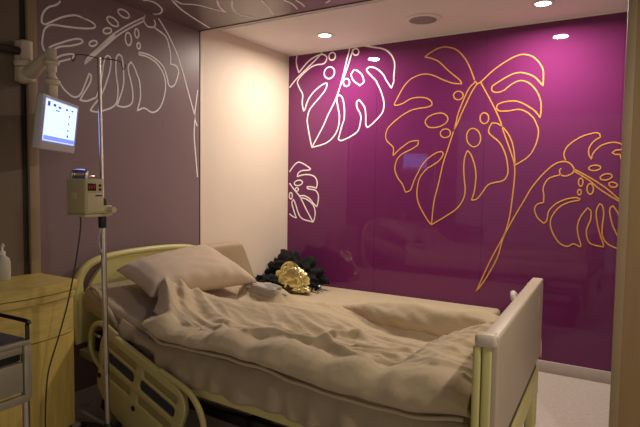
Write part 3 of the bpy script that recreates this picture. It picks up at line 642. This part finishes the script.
# ------------------------------------------------------------------ bench by the purple wall
bn = empty('window_bench', (.02, -.02, 0), 0, 'long low beige padded bench along the purple wall', 'bench')
obj('base', box(new(), 0, 1.82, -1.02, 0, .0, .30, .006), Mt['bench'], bn)
obj('seat_pad', box(new(), -.01, 1.86, -1.07, .003, .302, .41, .03, 4), Mt['bench'], bn)
bm = new()
outl = [(-1.16, .412), (-1.165, .78), (-1.14, .825), (-1.08, .836), (-.84, .832), (-.785, .822), (-.745, .785), (-.645, .60), (-.54, .412)]
ys = [(q.x, q.y) for q in spline([(a, b, 0) for a, b in outl], 5, True, 50)]
MC = Matrix(((0, 0, 1, .07), (1, 0, 0, 0), (0, 1, 0, 0), (0, 0, 0, 1)))
bo = plate('back_cushion', [ys], .11, .025, Mt['bolster'], None, MC)
tag(bo, 'tan padded back cushion standing on the bench behind the pillow', 'cushion')

# ------------------------------------------------------------------ things on the bench
def blob(cx, cy, cz, rx, ry, rz, amp, fr, seed, sub=5, bench=True):
    bm = new(); bmesh.ops.create_icosphere(bm, subdivisions=sub, radius=1)
    for v in bm.verts:
        n = v.co.normalized()
        d = 1+amp*noise.fractal(n*fr+Vector((seed, 0, 0)), 1, 2, 4)*1.2 - amp*.6*abs(noise.noise(n*fr*1.7+Vector((0, seed, 0))))
        v.co = Vector((cx+rx*n.x*d, cy+ry*n.y*d, max(.413, cz+rz*n.z*d)))
        if bench: v.co.x, v.co.y = max(.016, v.co.x), min(-.03, v.co.y)
    return bm
bl = obj('black_coat', blob(.23, -.235, .50, .25, .14, .165, .42, 2.6, 3.1), Mt['blackcloth'], auto=180)
tag(bl, 'crumpled black coat heaped in the corner of the bench', 'coat')
obj('sleeve', blob(.115, -.43, .465, .20, .10, .065, .4, 2.8, 8.2, 4), Mt['blackcloth'], bl, auto=180)
gb_ = obj('gold_bag', blob(.335, -.42, .525, .135, .07, .115, .24, 1.2, 4.3), Mt['gold'], auto=180)
tag(gb_, 'shiny gold handbag lying on the black coat', 'handbag')
obj('flap', blob(.425, -.43, .45, .095, .05, .034, .3, 1.4, 1.3, 4), Mt['gold'], gb_, auto=180)
obj('side_panel', blob(.33, -.44, .45, .085, .04, .045, .3, 2, 2.2, 4), Mt['brownleather'], gb_, auto=40)
bm = new(); tube(bm, spline([(.26, -.46, .56), (.28, -.47, .62), (.33, -.46, .655), (.39, -.45, .64), (.43, -.46, .58), (.45, -.46, .50)], 6), .009, 8)
obj('strap', bm, Mt['gold'], gb_)
sl = obj('wrist_strap', tube(new(), spline([(.535, -.35, .418), (.49, -.345, .425), (.475, -.30, .442), (.515, -.275, .448), (.555, -.30, .432)], 6, True), .007, 8), Mt['clear'], auto=60)
tag(sl, 'small clear plastic loop lying beside the gold handbag', 'loop')
obj('clasp', blob(.51, -.285, .455, .016, .012, .012, .1, 2, 1, 3), Mt['white'], sl)

tag(obj('turned_corner', blob(.62, .86, .63, .16, .07, .045, .25, 1.6, 6.6, 4, False), Mt['palecloth'], dv, auto=180), 'paler grey underside of a turned back corner')

# ------------------------------------------------------------------ bedside cabinet and bottle
ns = empty('bedside_cabinet', (.018, -2.59, 0), 0, 'yellow beech bedside cabinet with a bowed front, left of the bed', 'cabinet')
NR = .28                                                   # half width
def bow(y, d=0): return .30+d+.055*(1-(y/NR)**2)
def bowed(z0, z1, y0, y1, d0, back=0, bev=.004, n=18):
    bm = new(); lo = []; 
    pts = [(back, y0)]+[(bow(y0+(y1-y0)*k/n, d0), y0+(y1-y0)*k/n) for k in range(n+1)]+[(back, y1)]
    f = [bm.verts.new((x, y, z0)) for x, y in pts]; g = [bm.verts.new((x, y, z1)) for x, y in pts]
    bm.faces.new(f[::-1]); bm.faces.new(g); N = len(f)
    for i in range(N): bm.faces.new((f[i], f[(i+1) % N], g[(i+1) % N], g[i]))
    if bev: bmesh.ops.bevel(bm, geom=[e for e in bm.edges if abs(e.verts[0].co.z-e.verts[1].co.z) < 1e-6], offset=bev, segments=2, profile=.5, affect='EDGES')
    return bm
obj('carcass', bowed(.06, .755, -NR+.002, NR-.002, -.02, 0, 0), Mt['woodv'], ns)
obj('cabinet_top', bowed(.757, .80, -NR, NR, .018, -.015, .008), Mt['wood'], ns)
dr = obj('drawer', bowed(.545, .752, -NR+.012, NR-.022, .0, .28, .003), Mt['wood'], ns)
obj('drawer_lip', bowed(.722, .752, -NR+.010, NR-.020, .012, .28, .005), Mt['wood'], dr)
obj('door', bowed(.075, .54, -NR+.012, NR-.022, .0, .28, .003), Mt['woodv'], ns)
obj('plinth', box(new(), .01, .27, -NR+.01, NR-.01, .0, .06, .002), Mt['darkgap'], ns)
sb = empty('pump_bottle', (.065, -2.53, .8005), R(-20), 'cloudy white pump bottle standing on the bedside cabinet', 'bottle')
obj('bottle_body', lathe(new(), [(.001, 0), (.034, 0), (.036, .006), (.036, .085), (.030, .105), (.016, .116), (.013, .122), (.001, .122)]), Mt['bottle'], sb)
bm = new(); lathe(bm, [(.001, .122), (.015, .122), (.015, .138), (.006, .142), (.005, .165), (.001, .165)]); tube(bm, spline([(0, 0, .162), (.0, .0, .172), (.018, .0, .175), (.042, .0, .168)], 4), .0055, 10)
obj('pump_head', bm, Mt['white'], sb)

# ------------------------------------------------------------------ steel trolley
tr = empty('steel_trolley', (.84, -2.845, 0), R(4), 'steel instrument trolley with a dark tray top, at the lower left', 'trolley')
TL, TWd = -.42, -.62
obj('tray_top', box(new(), TL, 0, TWd, 0, .695, .712, .004), Mt['paintsteel'], tr)
obj('tray_mat', box(new(), TL+.012, -.02, TWd+.012, -.012, .713, .718, .001), Mt['tray'], tr)
bm = new(); tube(bm, spline([(-.012, -.008, .70), (-.012, -.008, .765), (-.03, -.008, .78), (TL+.03, -.008, .78), (TL+.012, -.008, .765), (TL+.012, -.008, .70)], 4, False, 100), .0075, 10)
obj('guard_rail', bm, Mt['dsteel'], tr)
for x in (-.015, TL+.015):
    for y in (-.015, TWd+.015):
        l = obj('leg', tube(new(), [(x, y, .06), (x, y, .70)], .0125, 12), Mt['steel'], tr)
        obj('castor', tube(new(), [(x, y-.012, .031), (x, y+.012, .031)], .03, 18), Mt['black'], l)
obj('top_band', box(new(), TL+.02, -.006, TWd+.03, -.03, .667, .694, .002), Mt['paintsteel'], tr)
obj('corner_plate', box(new(), -.024, .002, -.028, -.001, .50, .695, .002), Mt['paintsteel'], tr)
d1 = obj('drawer', box(new(), TL+.02, -.004, TWd+.03, -.03, .525, .635, .004), Mt['paintsteel'], tr)
obj('drawer_gap', box(new(), TL+.02, -.02, TWd+.03, -.03, .638, .665, .002), Mt['black'], tr)
obj('lower_bar', box(new(), -.022, .0, TWd+.01, -.005, .485, .515, .004), Mt['paintsteel'], tr)
obj('lower_shelf', box(new(), TL+.01, -.01, TWd+.01, -.01, .20, .215, .003), Mt['paintsteel'], tr)

# ------------------------------------------------------------------ wall monitor on its arm
ma = empty('monitor_arm', (.0, -2.385, 1.88), 0, 'cream jointed arm clamped to the wall, holding the screen', 'wall bracket')
bm = new(); lathe(bm, [(.001, -.11), (.030, -.11), (.042, -.10), (.046, -.06), (.046, -.035), (.040, -.03)], (.05, 0, 0)); lathe(bm, [(.001, -.03), (.052, -.03), (.055, -.022), (.055, -.005), (.05, .0), (.001, .0)], (.05, 0, 0)); lathe(bm, [(.001, 0), (.028, 0), (.031, .004), (.031, .095), (.027, .10), (.001, .10)], (.05, 0, 0))
obj('clamp', bm, Mt['armcream'], ma)
obj('wall_mount', box(new(), .0, .04, -.035, .035, -.10, .10, .006), Mt['armcream'], ma)
bm = new(); tube(bm, spline([(.05, 0, -.06), (.10, .0, -.058), (.17, -.002, -.025), (.225, -.004, .0), (.262, -.004, .005)], 6), [.043-.014*min(1, k/18) for k in range(25)], 14, flat=.8)
obj('arm', bm, Mt['armcream'], ma)
bm = new(); lathe(bm, [(.001, -.075), (.024, -.075), (.024, -.045), (.034, -.04), (.037, -.028), (.030, -.02), (.024, -.01), (.024, .03), (.020, .036), (.001, .036)], (.268, -.004, 0)); lathe(bm, [(.001, -.11), (.018, -.11), (.018, -.075), (.001, -.075)], (.268, -.004, 0)); lathe(bm, [(.001, -.135), (.032, -.135), (.038, -.128), (.038, -.115), (.03, -.108), (.001, -.108)], (.268, -.004, 0)); box(bm, .245, .285, -.026, .020, -.20, -.13, .008)
obj('swivel', bm, Mt['armcream'], ma)
bm = new(); tube(bm, [(.04, -.03, .045), (.05, -.40, .035)], .02, 12)  # added dark rod that makes the dark band left of the clamp
obj('dark_band', bm, Mt['darkgap'], ma)
MC_ = Vector((.2819, -2.3559, 1.5516)); yaw = .5952; pit = -.1088; rol = -.009
n = Vector((math.cos(yaw)*math.cos(pit), math.sin(yaw)*math.cos(pit), math.sin(pit))); r = Vector((0, 0, 1)).cross(n).normalized(); u = n.cross(r)
c, s = math.cos(rol), math.sin(rol); r, u = c*r+s*u, -s*r+c*u
mo = empty('wall_monitor', (0, 0, 0), 0, 'lit flat screen in a grey frame on the wall arm', 'monitor')
mo.matrix_world = Matrix(((r.x, u.x, n.x, MC_.x), (r.y, u.y, n.y, MC_.y), (r.z, u.z, n.z, MC_.z), (0, 0, 0, 1)))
obj('casing', box(new(), -.203, .203, -.127, .127, -.034, 0, .010, 3), Mt['bezel'], mo)
sc = obj('screen', box(new(), -.172, .172, -.080, .106, -.004, .0015), Mt['scrwhite'], mo, smooth=False)
obj('screen_border', box(new(), -.176, .176, -.084, .110, -.004, .0008), Mt['scr'], mo, smooth=False)
bm = new(); box(bm, -.170, .170, -.078, -.058, .0015, .0020)
obj('status_bar', bm, Mt['scrhead'], sc, smooth=False)
for k, (x, y, w, h) in enumerate(((-.145, .088, .026, .022), (-.085, .088, .028, .012), (-.03, .084, .030, .010), (.05, .084, .022, .010), (.115, .086, .020, .008), (-.05, .066, .04, .005), (.085, .055, .012, .010), (.085, .018, .012, .010), (.085, -.016, .012, .010), (.085, -.044, .016, .012))):
    obj('icon', box(new(), x-w/2, x+w/2, y-h/2, y+h/2, .0015, .0021), Mt['scrdark'], sc, smooth=False)
obj('rear_mount', box(new(), -.05, .05, -.05, .06, -.075, -.034, .006), Mt['armcream'], mo)

# ------------------------------------------------------------------ drip stand, pump
PT, PB = Vector((.536, -2.325, 1.859)), Vector((.575, -2.325, .09))
iv = empty('drip_stand', (PB.x, PB.y, 0), 0, 'thin chrome drip stand between the cabinet and the bed', 'drip stand')
rel = lambda q: Vector(q)-Vector((PB.x, PB.y, 0))
obj('pole', tube(new(), [rel(PB), rel(PB+(PT-PB)*.62), rel(PB+(PT-PB)*.625), rel(PT)], [.0125, .0125, .0085, .0085], 14), Mt['steel'], iv)
obj('collar', lathe(new(), [(.001, 0), (.018, 0), (.019, .01), (.019, .05), (.015, .058), (.001, .058)], tuple(rel(PB+(PT-PB)*.6)), 18), Mt['black'], iv)
for a in (74, 256):
    d = Vector((math.cos(R(a)), math.sin(R(a)), 0)); T = rel(PT)+Vector((0, 0, -.004))
    pts = [T, T+d*.06+Vector((0, 0, .004)), T+d*.100+Vector((0, 0, .0)), T+d*.108+Vector((0, 0, -.02)), T+d*.116+Vector((0, 0, -.034)), T+d*.124+Vector((0, 0, -.022)), T+d*.124+Vector((0, 0, -.008))]
    obj('hook', tube(new(), spline(pts, 4, False, 100), .0024, 8), Mt['dsteel'], iv)
obj('hub', lathe(new(), [(.001, .06), (.03, .06), (.034, .075), (.03, .115), (.018, .13), (.001, .13)]), Mt['black'], iv)
for k in range(5):
    a = R(30+72*k); d = Vector((math.cos(a), math.sin(a), 0))
    l = obj('leg', tube(new(), spline([d*.02+Vector((0, 0, .095)), d*.12+Vector((0, 0, .085)), d*.23+Vector((0, 0, .062))], 4), .012, 10), Mt['black'], iv)
    obj('castor', tube(new(), [d*.23+Vector((-d.y, d.x, 0))*-.012+Vector((0, 0, .027)), d*.23+Vector((-d.y, d.x, 0))*.012+Vector((0, 0, .027))], .026, 16), Mt['black'], l)

pm = empty('infusion_pump', (.46, -2.45, 1.125), 0, 'beige boxy infusion pump clamped to the drip stand', 'infusion pump')
PX, PY, PZ = .14, .098, .172
obj('casing', box(new(), 0, PX, 0, PY, .012, PZ, .008, 3), Mt['pump'], pm)
bm = new(); box(bm, -.004, PX+.004, -.004, PY+.022, 0, .012, .004)
obj('base_tray', bm, Mt['pumpdoor'], pm)
bm = new(); tube(bm, spline([(.02, .022, PZ-.005), (.022, .022, PZ+.025), (.035, .024, PZ+.034), (.105, .024, PZ+.034), (.118, .022, PZ+.025), (.12, .022, PZ-.005)], 5), .010, 10)
box(bm, .02, .12, .014, .07, PZ-.002, PZ+.016, .004)
tag(obj('handle', bm, Mt['steel'], pm), 'chrome carrying handle')
obj('display', box(new(), PX-.004, PX+.0015, .012, .056, .118, .152, .002), Mt['display'], pm)
for k in range(3): obj('digit', box(new(), PX+.001, PX+.002, .018+.012*k, .026+.012*k, .128, .142), Mt['red'], pm)
for z in (.124, .142): obj('button', lathe(new(), [(.001, 0), (.007, 0), (.006, .003), (.001, .003)], (0, 0, 0), 14, M=Matrix.Translation((PX, .076, z)) @ Matrix.Rotation(R(90), 4, 'Y')), Mt['black'], pm)
obj('front_door', box(new(), PX-.004, PX+.003, .010, PY-.006, .022, .108, .003), Mt['pumpdoor'], pm)
obj('door_latch', box(new(), PX+.002, PX+.007, .050, .084, .094, .100, .001), Mt['black'], pm)
obj('side_badge', box(new(), .04, .075, -.0015, .002, .078, .108, .001), Mt['pumpdoor'], pm)
bm = new(); box(bm, .055, .135, PY-.004, PY+.05, .002, .05, .006)
obj('pole_clamp', bm, Mt['pumpdoor'], pm)
obj('clamp_knob', tube(new(), [(PX-.004, PY+.03, .03), (PX+.03, PY+.03, .03)], .014, 14), Mt['pumpdoor'], pm)
obj('drip_sensor', box(new(), .105, .13, PY-.01, PY+.02, -.055, 0, .005), Mt['black'], pm)
obj('drip_tube', tube(new(), spline([(.118, PY+.0, -.05), (.11, PY-.01, -.12), (.125, PY+.005, -.19), (.13, PY+.01, -.3), (.125, PY+.012, -.5), (.13, PY+.01, -.75)], 6), .0026, 8), Mt['clear'], pm)
obj('power_cord', tube(new(), spline([(.06, .03, .002), (.062, .028, -.06), (.045, .012, -.22), (.03, -.02, -.40), (.0, -.05, -.56), (-.04, -.075, -.72), (-.05, -.085, -.90), (-.05, -.085, -1.05), (-.07, -.07, -1.118)], 6), .0035, 8), Mt['cord'], pm)

# ------------------------------------------------------------------ light and camera
w = bpy.data.worlds.new('dim room light'); bpy.context.scene.world = w; w.use_nodes = True
w.node_tree.nodes['Background'].inputs['Color'].default_value = (1, .90, .78, 1)
w.node_tree.nodes['Background'].inputs['Strength'].default_value = WS
cam = bpy.data.cameras.new('camera'); co = bpy.data.objects.new('camera', cam); C.objects.link(co)
cam.sensor_width = 36; cam.lens = 30.128; cam.clip_start = .05
co.matrix_world = Matrix(((0.85500, -0.04206, 0.51692, 2.72475), (0.51845, 0.04333, -0.85401, -3.94451), (0.01352, 0.99818, 0.05885, 1.29720), (0.00000, 0.00000, 0.00000, 1.00000)))
bpy.context.scene.camera = co
vs = bpy.context.scene.view_settings
vs.view_transform = 'Standard'; vs.look = 'None'; vs.gamma = 1; vs.exposure = EXPO; vs.use_curve_mapping = False
